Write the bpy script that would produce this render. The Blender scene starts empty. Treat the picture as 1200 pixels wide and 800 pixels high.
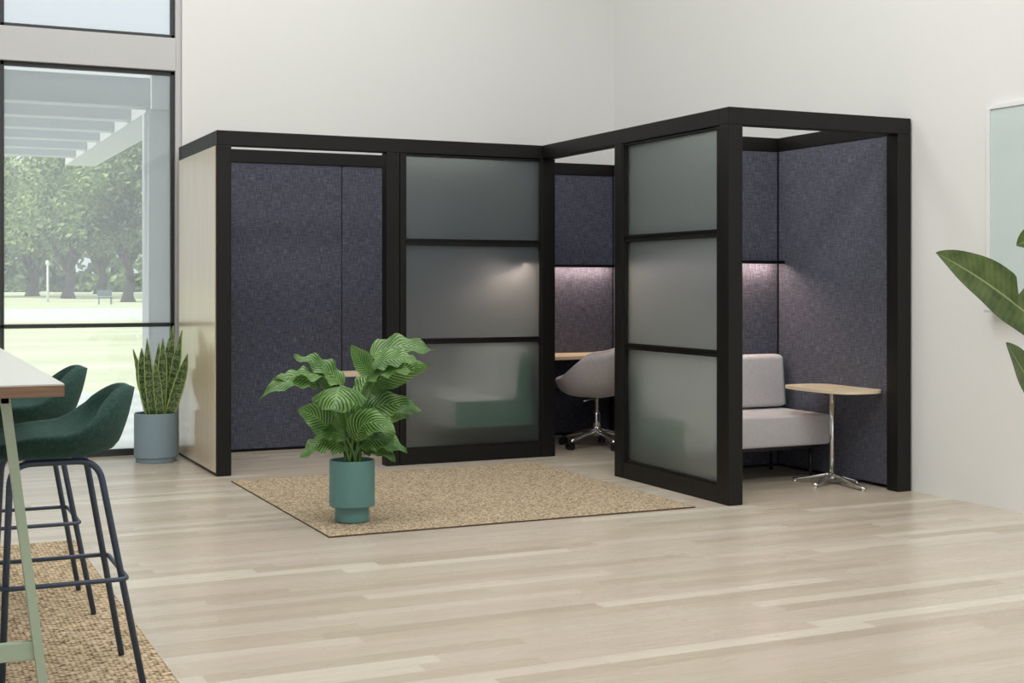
import bpy, bmesh, math, random
from mathutils import Vector, Matrix, Euler, noise
random.seed(7)
S = bpy.context.scene
C = S.collection
PI = math.pi

# ------------------------------------------------------------------ camera
F_PX, HOR, CAM_H = 1581.0, 332.0, 1.30
YAW = math.atan2(1581.0, 3400.0)
cam_d = bpy.data.cameras.new('camera')
cam = bpy.data.objects.new('camera', cam_d); C.objects.link(cam)
cam.location = (0, 0, CAM_H)
cam.rotation_euler = (PI/2, 0, -YAW)
cam_d.sensor_width = 36; cam_d.lens = F_PX/1200*36
cam_d.shift_y = -(400-HOR)/1200
cam_d.clip_end = 600
S.camera = cam

# ------------------------------------------------------------------ world, sun, lights, exposure
w = bpy.data.worlds.new('world'); S.world = w; w.use_nodes = True
nt = w.node_tree; bg = nt.nodes['Background']
tc = nt.nodes.new('ShaderNodeTexCoord'); sx = nt.nodes.new('ShaderNodeSeparateXYZ')
cr = nt.nodes.new('ShaderNodeValToRGB')
nt.links.new(tc.outputs['Generated'], sx.inputs[0]); nt.links.new(sx.outputs['Z'], cr.inputs[0])
cr.color_ramp.elements[0].position = 0.0; cr.color_ramp.elements[0].color = (0.93, 0.95, 0.96, 1)
cr.color_ramp.elements[1].position = 0.9; cr.color_ramp.elements[1].color = (0.78, 0.86, 0.97, 1)
nt.links.new(cr.outputs[0], bg.inputs[0]); bg.inputs[1].default_value = 1.15

sd = bpy.data.lights.new('sun', 'SUN'); sd.energy = 6.5; sd.angle = 0.18; sd.color = (1.0, 0.95, 0.85)
sun = bpy.data.objects.new('sun', sd); C.objects.link(sun)
sun.rotation_euler = Vector((1.0, 0.02, -1.05)).to_track_quat('-Z', 'Y').to_euler()

def area(name, loc, sx_, sy_, e, col=(1, 1, 1), direction=(0, 0, -1)):
    d = bpy.data.lights.new(name, 'AREA'); d.shape = 'RECTANGLE'; d.size = sx_; d.size_y = sy_
    d.energy = e; d.color = col
    o = bpy.data.objects.new(name, d); C.objects.link(o); o.location = loc
    o.rotation_euler = Vector(direction).to_track_quat('-Z', 'Y').to_euler()
    return o
for k, (x, y, e) in enumerate([(0.5, 2.5, 88), (3.2, 2.5, 88), (0.8, 6.0, 80), (3.6, 6.0, 80), (3.0, 9.0, 38), (0.5, 9.0, 36)]):
    area('overhead_fill', (x, y, 5.6), 2.2, 1.4, e, (1.0, 0.99, 0.97))  # unseen overhead area lights, added to brighten the interior

S.view_settings.view_transform = 'Standard'; S.view_settings.look = 'None'
S.view_settings.exposure = 0.0; S.view_settings.gamma = 1.0
S.view_settings.use_curve_mapping = False
S.cycles.use_denoising = True
S.cycles.max_bounces = 10; S.cycles.transmission_bounces = 8; S.cycles.transparent_max_bounces = 12
S.cycles.sample_clamp_indirect = 6.0

# ------------------------------------------------------------------ material helpers
def mat(name, col=(.8, .8, .8), rough=.6, metal=0.0, **kw):
    m = bpy.data.materials.new(name); m.use_nodes = True
    b = m.node_tree.nodes['Principled BSDF']
    b.inputs['Base Color'].default_value = (*col, 1); b.inputs['Roughness'].default_value = rough
    b.inputs['Metallic'].default_value = metal
    for k, v in kw.items(): b.inputs[k.replace('_', ' ')].default_value = v
    return m
class N:
    """tiny node-graph helper"""
    def __init__(s, m): s.t = m.node_tree; s.b = s.t.nodes.get('Principled BSDF')
    def n(s, typ, **props):
        nd = s.t.nodes.new('ShaderNode'+typ)
        for k, v in props.items(): setattr(nd, k, v)
        return nd
    def l(s, a, b): s.t.links.new(a, b)
    def set(s, sock, v):
        if hasattr(v, 'is_linked') or hasattr(v, 'links'): s.l(v, sock)
        else: sock.default_value = v
    def math(s, op, a, b=0.0, c=None):
        nd = s.n('Math', operation=op); s.set(nd.inputs[0], a); s.set(nd.inputs[1], b)
        if c is not None: s.set(nd.inputs[2], c)
        return nd.outputs[0]
    def coord(s, kind='Object'): return s.n('TexCoord').outputs[kind]
    def sep(s, v):
        nd = s.n('SeparateXYZ'); s.l(v, nd.inputs[0]); return nd.outputs
    def comb(s, x, y, z=0.0):
        nd = s.n('CombineXYZ'); s.set(nd.inputs[0], x); s.set(nd.inputs[1], y); s.set(nd.inputs[2], z); return nd.outputs[0]
    def noise(s, v, scale, detail=2.0, rough=.5, dist=0.0):
        nd = s.n('TexNoise'); s.l(v, nd.inputs['Vector']); nd.inputs['Scale'].default_value = scale
        nd.inputs['Detail'].default_value = detail; nd.inputs['Roughness'].default_value = rough
        nd.inputs['Distortion'].default_value = dist
        return nd.outputs['Fac']
    def ramp(s, f, stops, interp='LINEAR'):
        nd = s.n('ValToRGB'); s.l(f, nd.inputs[0]); e = nd.color_ramp.elements; nd.color_ramp.interpolation = interp
        while len(e) < len(stops): e.new(.5)
        for k, (p, c) in enumerate(stops):
            e[k].position = p; e[k].color = (*c, 1) if len(c) == 3 else c
        return nd.outputs[0]
    def mix(s, f, a, b, mode='MIX'):
        nd = s.n('Mix', data_type='RGBA', blend_type=mode); s.set(nd.inputs[0], f)
        for sk, v in ((nd.inputs[6], a), (nd.inputs[7], b)):
            if isinstance(v, tuple): sk.default_value = (*v, 1)
            else: s.l(v, sk)
        return nd.outputs[2]
    def bump(s, h, strength=.3, dist=.01):
        nd = s.n('Bump'); s.l(h, nd.inputs['Height']); nd.inputs['Strength'].default_value = strength
        nd.inputs['Distance'].default_value = dist; s.l(nd.outputs[0], s.b.inputs['Normal'])
    def col(s, c): s.l(c, s.b.inputs['Base Color'])

M = {}
M['wall'] = mat('wall_paint', (.785, .79, .775), .75)
M['pergola'] = mat('grey_white_paint', (.43, .45, .47), .6)
M['trimgrey'] = mat('painted_trim', (.56, .56, .565), .5)
M['white'] = mat('white_paint', (.82, .83, .84), .5)
M['black'] = mat('black_aluminium', (.0042, .0036, .0031), .48, Specular_IOR_Level=.35)
M['winblack'] = mat('window_frame_metal', (.03, .034, .036), .45)
M['gap'] = mat('dark_gap', (.008, .008, .009), .8)
M['chrome'] = mat('polished_metal', (.78, .78, .77), .16, 1.0)
M['blackplastic'] = mat('black_plastic', (.012, .012, .012), .4)
M['tealpot'] = mat('teal_ceramic', (.115, .26, .25), .5)
M['bluepot'] = mat('blue_grey_ceramic', (.245, .335, .395), .55)
M['soil'] = mat('potting_soil', (.03, .022, .016), .95)
M['greenmetal'] = mat('pale_green_metal', (.45, .56, .43), .45)
M['navymetal'] = mat('navy_metal', (.04, .062, .10), .4)

def weave(name, dark, mid, light, scale=1.0, rough=.9, bump=.25, contrast=1.0):
    m = mat(name, mid, rough); g = N(m); x, y, z = g.sep(g.coord())
    u = g.math('ADD', x, y)
    a = g.noise(g.comb(g.math('MULTIPLY', u, 150*scale), g.math('MULTIPLY', z, 12*scale)), 1.0, 2, .6)
    b = g.noise(g.comb(g.math('MULTIPLY', u, 12*scale), g.math('MULTIPLY', z, 150*scale), 3.0), 1.0, 2, .6)
    c = g.noise(g.comb(g.math('MULTIPLY', u, 150*scale), g.math('MULTIPLY', z, 150*scale), 7.0), 1.0, 2, .6)
    s = g.math('MULTIPLY', g.math('ADD', g.math('ADD', a, b), c), .3333)
    g.col(g.ramp(s, [(.5-.13*contrast, dark), (.5, mid), (.5+.13*contrast, light)]))
    g.bump(s, bump, .004)
    m.node_tree.nodes['Principled BSDF'].inputs['Sheen Weight'].default_value = .15
    return m
M['navyfabric'] = weave('navy_tweed_fabric', (.020, .022, .037), (.066, .070, .104), (.165, .168, .215), 1.2)
M['greyfabric'] = weave('light_grey_fabric', (.50, .48, .50), (.59, .57, .59), (.68, .66, .67), 2.0, .9, .12)
M['chairfabric'] = weave('warm_grey_fabric', (.42, .39, .39), (.50, .465, .465), (.57, .53, .53), 2.0, .9, .12)
M['tealfabric'] = weave('deep_teal_fabric', (.09, .18, .155), (.13, .24, .205), (.17, .29, .25), 2.0, .9, .12)

def green_felt():
    m = mat('dark_green_felt', (.02, .08, .07), .95); g = N(m)
    n = g.noise(g.coord(), 240, 3, .7); n2 = g.noise(g.coord(), 60, 2)
    s = g.math('ADD', g.math('MULTIPLY', n, .75), g.math('MULTIPLY', n2, .25))
    g.col(g.ramp(s, [(.36, (.005, .024, .020)), (.52, (.010, .043, .035)), (.68, (.028, .085, .070))]))
    g.bump(s, .4, .004); g.b.inputs['Sheen Weight'].default_value = .12
    g.b.inputs['Sheen Tint'].default_value = (.2, .5, .42, 1)
    return m
M['felt'] = green_felt()

def floor_mat():
    m = mat('pale_wood_planks', (.6, .55, .45), .3); g = N(m); x, y, z = g.sep(g.coord())
    W, L = .088, 1.15
    row = g.math('FLOOR', g.math('DIVIDE', y, W))
    wn = g.n('TexWhiteNoise', noise_dimensions='1D'); g.l(row, wn.inputs['W'])
    xs = g.math('ADD', x, g.math('MULTIPLY', wn.outputs['Value'], 7.3))
    idx = g.math('FLOOR', g.math('DIVIDE', xs, L))
    w2 = g.n('TexWhiteNoise', noise_dimensions='2D'); g.l(g.comb(row, idx), w2.inputs['Vector'])
    r = w2.outputs['Value']; rc = g.sep(w2.outputs['Color'])
    base = g.ramp(r, [(0, (.485, .415, .325)), (.25, (.535, .465, .365)), (.5, (.565, .505, .41)), (.75, (.56, .475, .395)), (1, (.665, .61, .51))])
    gv = g.comb(g.math('ADD', g.math('MULTIPLY', x, 1.6), g.math('MULTIPLY', rc[1], 40.)), g.math('MULTIPLY', y, 45.))
    gr = g.noise(gv, 1.0, 5, .6, .6)
    gcol = g.ramp(gr, [(.3, (.86, .84, .82)), (.55, (1, 1, 1)), (.75, (1.07, 1.07, 1.05))])
    c = g.mix(.75, base, gcol, 'MULTIPLY')
    fy = g.math('FRACT', g.math('DIVIDE', y, W)); fx = g.math('FRACT', g.math('DIVIDE', xs, L))
    ey = g.math('MINIMUM', fy, g.math('SUBTRACT', 1.0, fy)); ex = g.math('MINIMUM', fx, g.math('SUBTRACT', 1.0, fx))
    seam = g.math('MAXIMUM', g.math('LESS_THAN', ey, .010), g.math('LESS_THAN', ex, .0010))
    c = g.mix(g.math('MULTIPLY', seam, .25), c, (.30, .25, .19))
    g.col(c)
    rr = g.ramp(gr, [(.2, (.33,)*3), (.8, (.25,)*3)]); g.l(rr, g.b.inputs['Roughness'])
    g.b.inputs['Specular IOR Level'].default_value = .85
    g.bump(gr, .04, .002)
    return m
M['floor'] = floor_mat()

def jute(name, cell, dark, mid, light, pattern):
    m = mat(name, mid, .95); g = N(m); co = g.coord(); x, y, z = g.sep(co)
    if pattern:   # chunky plait with regular dark holes
        vv = g.comb(g.math('MULTIPLY', x, cell*.75), g.math('MULTIPLY', y, cell*1.15))
    else:
        vv = g.comb(g.math('MULTIPLY', x, cell*.8), g.math('MULTIPLY', y, cell*.8))
    v = g.n('TexVoronoi'); g.l(vv, v.inputs['Vector']); v.inputs['Scale'].default_value = 1.0
    v.inputs['Randomness'].default_value = .45 if pattern else .9
    rc = g.sep(v.outputs['Color'])
    fine = g.noise(co, 330, 3, .7)
    d = v.outputs['Distance']
    s = g.math('ADD', g.math('MULTIPLY', g.math('SUBTRACT', .9, d), .55), g.math('ADD', g.math('MULTIPLY', rc[0], .3), g.math('MULTIPLY', fine, .35)))
    g.col(g.ramp(s, [(.38, dark), (.56, mid), (.82, light)]))
    g.bump(s, .7, .012)
    return m
M['jute'] = jute('braided_jute', 115, (.23, .16, .095), (.50, .40, .265), (.72, .60, .43), False)
M['jute2'] = jute('plaited_jute', 78, (.10, .06, .03), (.53, .40, .245), (.74, .61, .43), True)

def wood(name, c1, c2, sx_=60, sz=3, rough=.45, axis='z'):
    m = mat(name, c1, rough); g = N(m); x, y, z = g.sep(g.coord())
    if axis == 'z': v = g.comb(g.math('MULTIPLY', g.math('ADD', x, y), sx_), g.math('MULTIPLY', z, sz))
    elif axis == 'y': v = g.comb(g.math('MULTIPLY', g.math('ADD', x, z), sx_), g.math('MULTIPLY', y, sz))
    else: v = g.comb(g.math('MULTIPLY', g.math('ADD', y, z), sx_), g.math('MULTIPLY', x, sz))
    n = g.noise(v, 1.0, 4, .55, .8)
    g.col(g.ramp(n, [(.3, c1), (.7, c2)]))
    return m
M['panelwood'] = wood('pale_maple_veneer', (.74, .61, .44), (.81, .69, .52), 22, 1.2, .28)
M['panelwood'].node_tree.nodes['Principled BSDF'].inputs['Coat Weight'].default_value = .35
M['tablewood'] = wood('light_oak', (.76, .62, .42), (.84, .71, .51), 50, 3, .4, 'y')
M['deskwood'] = wood('light_oak_desk', (.72, .58, .37), (.80, .66, .45), 50, 3, .4, 'x')
M['edgewood'] = wood('walnut_edge', (.16, .085, .05), (.33, .195, .125), 150, 5, .5, 'x')
M['laminate'] = mat('pale_laminate', (.62, .64, .60), .35)

def frosted():
    m = mat('frosted_glass', (.78, .87, .835), .5); b = m.node_tree.nodes['Principled BSDF']
    b.inputs['Transmission Weight'].default_value = 1.0; b.inputs['IOR'].default_value = 1.45
    b.inputs['Roughness'].default_value = .38
    g = N(m); df = g.n('BsdfTranslucent'); df.inputs[0].default_value = (.60, .65, .63, 1)
    mx = g.n('MixShader'); mx.inputs[0].default_value = .17
    g.l(g.b.outputs[0], mx.inputs[1]); g.l(df.outputs[0], mx.inputs[2]); g.l(mx.outputs[0], m.node_tree.nodes['Material Output'].inputs[0])
    return m
M['frosted'] = frosted()

def haze_veil_glass():
    m = bpy.data.materials.new('window_glass'); m.use_nodes = True; t = m.node_tree; t.nodes.clear()
    out = t.nodes.new('ShaderNodeOutputMaterial'); tr = t.nodes.new('ShaderNodeBsdfTransparent')
    tr.inputs[0].default_value = (.93, .96, .96, 1)
    gl = t.nodes.new('ShaderNodeBsdfGlossy'); gl.inputs['Roughness'].default_value = .02
    fr = t.nodes.new('ShaderNodeFresnel'); fr.inputs[0].default_value = 1.5
    tl = t.nodes.new('ShaderNodeBsdfTranslucent'); tl.inputs[0].default_value = (.90, .93, 1, 1)  # whitish reflection haze over the view, put into the pane as translucency
    m1 = t.nodes.new('ShaderNodeMixShader'); m2 = t.nodes.new('ShaderNodeMixShader'); m1.inputs[0].default_value = .20
    t.links.new(tr.outputs[0], m1.inputs[1]); t.links.new(tl.outputs[0], m1.inputs[2])
    t.links.new(fr.outputs[0], m2.inputs[0]); t.links.new(m1.outputs[0], m2.inputs[1]); t.links.new(gl.outputs[0], m2.inputs[2])
    t.links.new(m2.outputs[0], out.inputs[0]); return m
M['window'] = haze_veil_glass()
M['board'] = mat('pale_green_glass_board', (.60, .70, .69), .08)
M['strip'] = mat('led_strip', (1, 1, 1), .5)
_b = M['strip'].node_tree.nodes['Principled BSDF']
_b.inputs['Emission Color'].default_value = (1.0, .74, .60, 1); _b.inputs['Emission Strength'].default_value = 85

def leaf_mat(name, dark, light, back, freq, slant, kind):
    m = mat(name, dark, .34); g = N(m); u, v, _ = g.sep(g.coord('UV'))
    a = g.math('ABSOLUTE', g.math('SUBTRACT', v, .5))      # 0 on the midrib, .5 at the edge
    wob = g.noise(g.coord(), 16, 2)
    if kind == 'calathea':
        ph = g.math('SUBTRACT', u, g.math('MULTIPLY', a, slant))
        ph = g.math('ADD', ph, g.math('MULTIPLY', wob, .06))
        s = g.math('SINE', g.math('MULTIPLY', ph, 2*PI*freq))
        s = g.math('ADD', g.math('MULTIPLY', s, .5), .5)
        big = g.noise(g.coord(), 9, 1)
        s2 = g.math('ADD', s, g.math('MULTIPLY', g.math('SUBTRACT', big, .5), .5))
        c = g.ramp(s2, [(.10, dark), (.42, tuple(.55*p+.45*q for p, q in zip(dark, light))), (.95, light)])
        rim = g.math('GREATER_THAN', g.math('SUBTRACT', .022, a), 0)
        c = g.mix(g.math('MULTIPLY', rim, .7), c, light)
        lite = g.ramp(g.math('ADD', a, g.math('MULTIPLY', big, .25)), [(.40, (0, 0, 0)), (.60, (1, 1, 1))]); c = g.mix(g.math('MULTIPLY', g.sep(lite)[0], .30), c, (.34, .54, .20))
        c = g.mix(g.math('MULTIPLY', g.ramp(g.noise(g.coord(), 6, 1), [(.4, (0, 0, 0)), (.65, (1, 1, 1))]), .6), c, (.022, .10, .014)); g.bump(s, .35, .004)
    elif kind == 'snake':
        ph = g.math('ADD', g.math('MULTIPLY', u, freq), g.math('MULTIPLY', g.noise(g.comb(g.math('MULTIPLY', u, 30), g.math('MULTIPLY', v, 5)), 1.0, 3, .6), 3.2))
        s = g.math('ADD', g.math('MULTIPLY', g.math('SINE', g.math('MULTIPLY', ph, 2*PI)), .5), .5)
        c = g.ramp(s, [(.15, dark), (.8, light)])
        c = g.mix(g.math('GREATER_THAN', a, .41), c, back)
    else:
        s = g.math('SINE', g.math('MULTIPLY', g.math('SUBTRACT', u, g.math('MULTIPLY', a, slant)), 2*PI*freq))
        s = g.math('ADD', g.math('MULTIPLY', s, .05), g.math('MULTIPLY', wob, .95))
        c = g.ramp(s, [(.25, dark), (.75, light)])
        c = g.mix(g.math('LESS_THAN', a, .02), c, back)
        g.bump(s, .2, .004)
    if kind == 'calathea':
        geo = g.n('NewGeometry'); c = g.mix(g.math('MULTIPLY', geo.outputs['Backfacing'], .45), c, back)
    g.col(c)
    # thin leaf: part of the light passes through
    tl = g.n('BsdfTranslucent'); g.l(c, tl.inputs[0]); mx = g.n('MixShader'); mx.inputs[0].default_value = .28 if kind != 'snake' else .05
    out = m.node_tree.nodes['Material Output']
    g.l(g.b.outputs[0], mx.inputs[1]); g.l(tl.outputs[0], mx.inputs[2]); g.l(mx.outputs[0], out.inputs[0])
    return m
M['calathea'] = leaf_mat('striped_calathea_leaf', (.010, .060, .008), (.25, .45, .13), (.13, .25, .08), 12, .62, 'calathea')
M['snake'] = leaf_mat('banded_snake_leaf', (.022, .060, .020), (.20, .29, .12), (.36, .46, .14), 9, 0, 'snake')
M['banana'] = leaf_mat('broad_green_leaf', (.045, .085, .018), (.15, .215, .060), (.30, .38, .16), 26, .1, 'broad')
M['stem'] = mat('green_stem', (.10, .20, .045), .5)
M['darkstem'] = mat('dark_green_stem', (.06, .12, .03), .5)

def foliage(name, a, b):
    m = mat(name, a, .8); g = N(m)
    c = g.ramp(g.noise(g.coord(), .22, 6, .75), [(.42, a), (.60, b)]); g.col(c)
    tl = g.n('BsdfTranslucent'); g.l(c, tl.inputs[0]); mx = g.n('MixShader'); mx.inputs[0].default_value = .22
    g.l(g.b.outputs[0], mx.inputs[1]); g.l(tl.outputs[0], mx.inputs[2]); g.l(mx.outputs[0], m.node_tree.nodes['Material Output'].inputs[0])
    return m
M['treeleaf'] = foliage('tree_foliage', (.055, .105, .06), (.52, .64, .28))
M['treeleaf2'] = foliage('dark_tree_foliage', (.045, .085, .06), (.34, .46, .20))
M['bark'] = mat('bark', (.09, .075, .07), .9)
def ground_mat():
    m = mat('lawn', (.4, .5, .2), .95); g = N(m); x, y, z = g.sep(g.coord())
    n = g.noise(g.comb(g.math('MULTIPLY', x, .06), g.math('MULTIPLY', y, .35)), 1.0, 3, .6)
    grass = g.ramp(n, [(.3, (.40, .45, .25)), (.6, (.60, .61, .42)), (.75, (.68, .67, .55))])
    pave = (.60, .62, .60)
    near = g.math('LESS_THAN', y, 17.0)
    # pale gravel path crossing the park
    p1 = g.math('MULTIPLY', g.math('GREATER_THAN', y, 50.0), g.math('LESS_THAN', y, 75.0))
    g.col(g.mix(g.math('MAXIMUM', near, g.math('MULTIPLY', p1, .7)), grass, pave))
    return m
M['ground'] = ground_mat()

# ------------------------------------------------------------------ object helpers
ORG = {}
def tag(o, label, cat, group=None, kind=None):
    if label: o['label'] = label
    if cat: o['category'] = cat
    if group: o['group'] = group
    if kind: o['kind'] = kind
    return o
def thing(name, loc, label, cat, group=None):
    o = bpy.data.objects.new(name, None); C.objects.link(o); o.location = loc; o.empty_display_size = .1
    ORG[o] = Vector(loc); return tag(o, label, cat, group)
def obj(name, bm, m, parent=None, smooth=False, label=None, local=False, kind=None):
    """link bm (vertices in world metres) as one mesh; a child is re-based on its thing's origin"""
    if parent is not None and not local:
        bmesh.ops.translate(bm, verts=bm.verts, vec=-ORG[parent])
    me = bpy.data.meshes.new(name); bm.normal_update(); bm.to_mesh(me); bm.free()
    for mm in (m if isinstance(m, (list, tuple)) else [m]): me.materials.append(mm)
    if smooth:
        for p in me.polygons: p.use_smooth = True
    o = bpy.data.objects.new(name, me); C.objects.link(o)
    if parent is not None: o.parent = parent; ORG[o] = ORG[parent]
    else: ORG[o] = Vector((0, 0, 0))
    if label: o['label'] = label
    if kind: o['kind'] = kind
    return o
def auto(o, ang=35):
    for p in o.data.polygons: p.use_smooth = True
    o.data.set_sharp_from_angle(angle=math.radians(ang)); return o
def box(bm, a, b, bev=0.0, mi=0, seg=2):
    x0, y0, z0 = a; x1, y1, z1 = b
    t = bmesh.new()
    vs = [t.verts.new(p) for p in ((x0, y0, z0), (x1, y0, z0), (x1, y1, z0), (x0, y1, z0), (x0, y0, z1), (x1, y0, z1), (x1, y1, z1), (x0, y1, z1))]
    for f in ((0, 3, 2, 1), (4, 5, 6, 7), (0, 1, 5, 4), (1, 2, 6, 5), (2, 3, 7, 6), (3, 0, 4, 7)): t.faces.new([vs[i] for i in f])
    if bev: bmesh.ops.bevel(t, geom=list(t.edges), offset=bev, segments=seg, profile=.5, affect='EDGES')
    for f in t.faces: f.material_index = mi
    merge(bm, t); return bm
def merge(bm, t):
    me = bpy.data.meshes.new('tmp'); t.to_mesh(me); t.free(); bm.from_mesh(me); bpy.data.meshes.remove(me)
def B(a, b, bev=0.0, seg=2): return box(bmesh.new(), a, b, bev, 0, seg)
def ring_frame(ax, bm=None):
    pass
def tube(bm, pts, r, n=10, caps=True):
    pts = [Vector(p) for p in pts]; rs = r if isinstance(r, (list, tuple)) else [r]*len(pts)
    t0 = (pts[1]-pts[0]).normalized(); up = Vector((0, 0, 1)) if abs(t0.z) < .9 else Vector((1, 0, 0))
    nrm = t0.cross(up).normalized(); rings = []
    for i, p in enumerate(pts):
        if i == 0: t = t0
        elif i == len(pts)-1: t = (pts[i]-pts[i-1]).normalized()
        else: t = ((pts[i+1]-pts[i]).normalized()+(pts[i]-pts[i-1]).normalized()).normalized()
        nrm = (nrm-t*nrm.dot(t)).normalized(); bn = t.cross(nrm)
        rings.append([bm.verts.new(p+(nrm*math.cos(2*PI*k/n)+bn*math.sin(2*PI*k/n))*rs[i]) for k in range(n)])
    for a, b in zip(rings, rings[1:]):
        for k in range(n): bm.faces.new((a[k], a[(k+1) % n], b[(k+1) % n], b[k]))
    if caps: bm.faces.new(rings[0][::-1]); bm.faces.new(rings[-1])
    return bm
def fillet(pts, rad, n=6, closed=False):
    pts = [Vector(p) for p in pts]; out = []
    N_ = len(pts)
    for i, p in enumerate(pts):
        if not closed and i in (0, N_-1): out.append(p); continue
        a = pts[(i-1) % N_]; b = pts[(i+1) % N_]
        da = (a-p).normalized(); db = (b-p).normalized()
        r = min(rad, (a-p).length*.45, (b-p).length*.45)
        p0 = p+da*r; p1 = p+db*r
        for k in range(n+1):
            t = k/n; out.append((1-t)**2*p0+2*t*(1-t)*p+t*t*p1)
    if closed: out.append(out[0].copy())
    return out
def lathe(bm, prof, c=(0, 0, 0), n=48):
    cx, cy, cz = c; rings = []
    for r, z in prof:
        if r < 1e-5: rings.append([bm.verts.new((cx, cy, cz+z))])
        else: rings.append([bm.verts.new((cx+r*math.cos(2*PI*k/n), cy+r*math.sin(2*PI*k/n), cz+z)) for k in range(n)])
    for a, b in zip(rings, rings[1:]):
        for k in range(n):
            k2 = (k+1) % n
            if len(a) == 1 and len(b) > 1: bm.faces.new((a[0], b[k2], b[k]))
            elif len(b) == 1 and len(a) > 1: bm.faces.new((a[k], a[k2], b[0]))
            elif len(a) > 1: bm.faces.new((a[k], a[k2], b[k2], b[k]))
    return bm
def prism(bm, poly, z0, z1, bev=0.0, seg=2):
    t = bmesh.new(); lo = [t.verts.new((x, y, z0)) for x, y in poly]; hi = [t.verts.new((x, y, z1)) for x, y in poly]
    t.faces.new(lo[::-1]); t.faces.new(hi); n = len(poly)
    for k in range(n): t.faces.new((lo[k], lo[(k+1) % n], hi[(k+1) % n], hi[k]))
    if bev:
        es = [e for e in t.edges if abs(e.verts[0].co.z-e.verts[1].co.z) < 1e-6]
        bmesh.ops.bevel(t, geom=es, offset=bev, segments=seg, profile=.5, affect='EDGES')
    merge(bm, t); return bm
def copy_tree(o, parent=None):
    c = o.copy(); C.objects.link(c)
    if parent is not None: c.parent = parent
    for ch in list(o.children): copy_tree(ch, c)
    return c

RV = Vector((math.cos(YAW), -math.sin(YAW), 0)); FV = Vector((math.sin(YAW), math.cos(YAW), 0))
UP = Vector((0, 0, 1))
def sight(x, y, t):      # a point of the place from its bearing in the photograph and its distance
    return RV*((x-600)*t/F_PX)+FV*t+UP*(CAM_H-(y-HOR)*t/F_PX)

# ================================================================== ROOM
XW, YW, ZC = 5.842, 10.42, 6.0        # right wall, back wall, ceiling
XL, YB = -5.0, -9.0
def structure(name, bm, m, **k):
    o = obj(name, bm, m, **k); o['kind'] = 'structure'; return o
structure('floor', B((XL, YB, -.1), (XW+.2, YW+.2, 0)), M['floor'])
structure('ceiling', B((XL-.2, YB, ZC), (XW+.2, YW+.2, ZC+.2)), M['white'])
structure('wall_right', B((XW, YB, 0), (XW+.2, YW+.2, ZC)), M['wall'])
structure('wall_left', B((XL-.2, YB, 0), (XL, YW+.2, ZC)), M['wall'])
XJ = 2.063
structure('wall_back', B((XJ, YW, 0), (XW, YW+.2, ZC)), M['wall'])
structure('trim_1', B((XJ-.045, YW+.03, 0), (XJ, YW+.2, ZC), .004), M['trimgrey'])
structure('trim_2', B((XL, YW+.02, 2.925), (XJ-.045, YW+.2, 3.175), .004), M['trimgrey'])
structure('trim_3', B((XL, YW, 5.4), (XJ, YW+.2, ZC)), M['wall'])
# lower and upper windows: bays 1.22 m wide
FY0, FY1 = YW+.06, YW+.11
x_r = XJ-.047
def window(name, z0, z1, rail):
    w_ = B((x_r-.028, FY0, z0), (x_r, FY1, z1), .003); n = 0
    xm = []; x = .776
    while x > XL: xm.append(x); x -= 1.22
    for x in xm: box(w_, (x-.014, FY0, z0), (x+.014, FY1, z1), .003)
    box(w_, (XL, FY0, z1-.032), (x_r, FY1, z1), .003); box(w_, (XL, FY0, z0), (x_r, FY1, z0+(.03 if z0 > .1 else .05)), .003)
    if rail: box(w_, (XL, FY0, rail-.015), (x_r, FY1, rail+.015), .003)
    o = structure(name, w_, M['winblack'])
    edges = [x_r]+xm+[XL]
    spans = [(z0+.02, rail), (rail, z1-.02)] if rail else [(z0+.02, z1-.02)]
    for a, b in zip(edges, edges[1:]):
        for s0, s1 in spans:
            p = obj('window_pane', B((b+.005, FY0+.02, s0), (a-.005, FY0+.028, s1)), M['window'], o)
    return o
window('window_1', 0, 2.925, .985)
window('window_2', 3.175, 5.4, None)

# ================================================================== OUTSIDE
ground = structure('lawn', B((-160, YW+.2, -.12), (260, 330, -.02)), M['ground'])
per = thing('pergola', (2.1, 11.35, 0), 'white pergola of beams on a square column outside the window', 'pergola')
obj('column', B((1.955, 11.25, -.05), (2.25, 11.55, 2.72), .006), M['pergola'], per)
obj('cross_beam', B((1.97, 11.2, 2.72), (2.32, 17.0, 3.02), .006), M['pergola'], per)
for y in (11.25, 12.2, 13.15, 14.1, 15.05, 16.0):
    obj('beam', B((-6, y, 2.74), (1.97, y+.2, 2.98), .006), M['pergola'], per)
obj('column', B((-6.2, 11.25, -.05), (-5.9, 11.55, 2.74), .006), M['pergola'], per)

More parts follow.
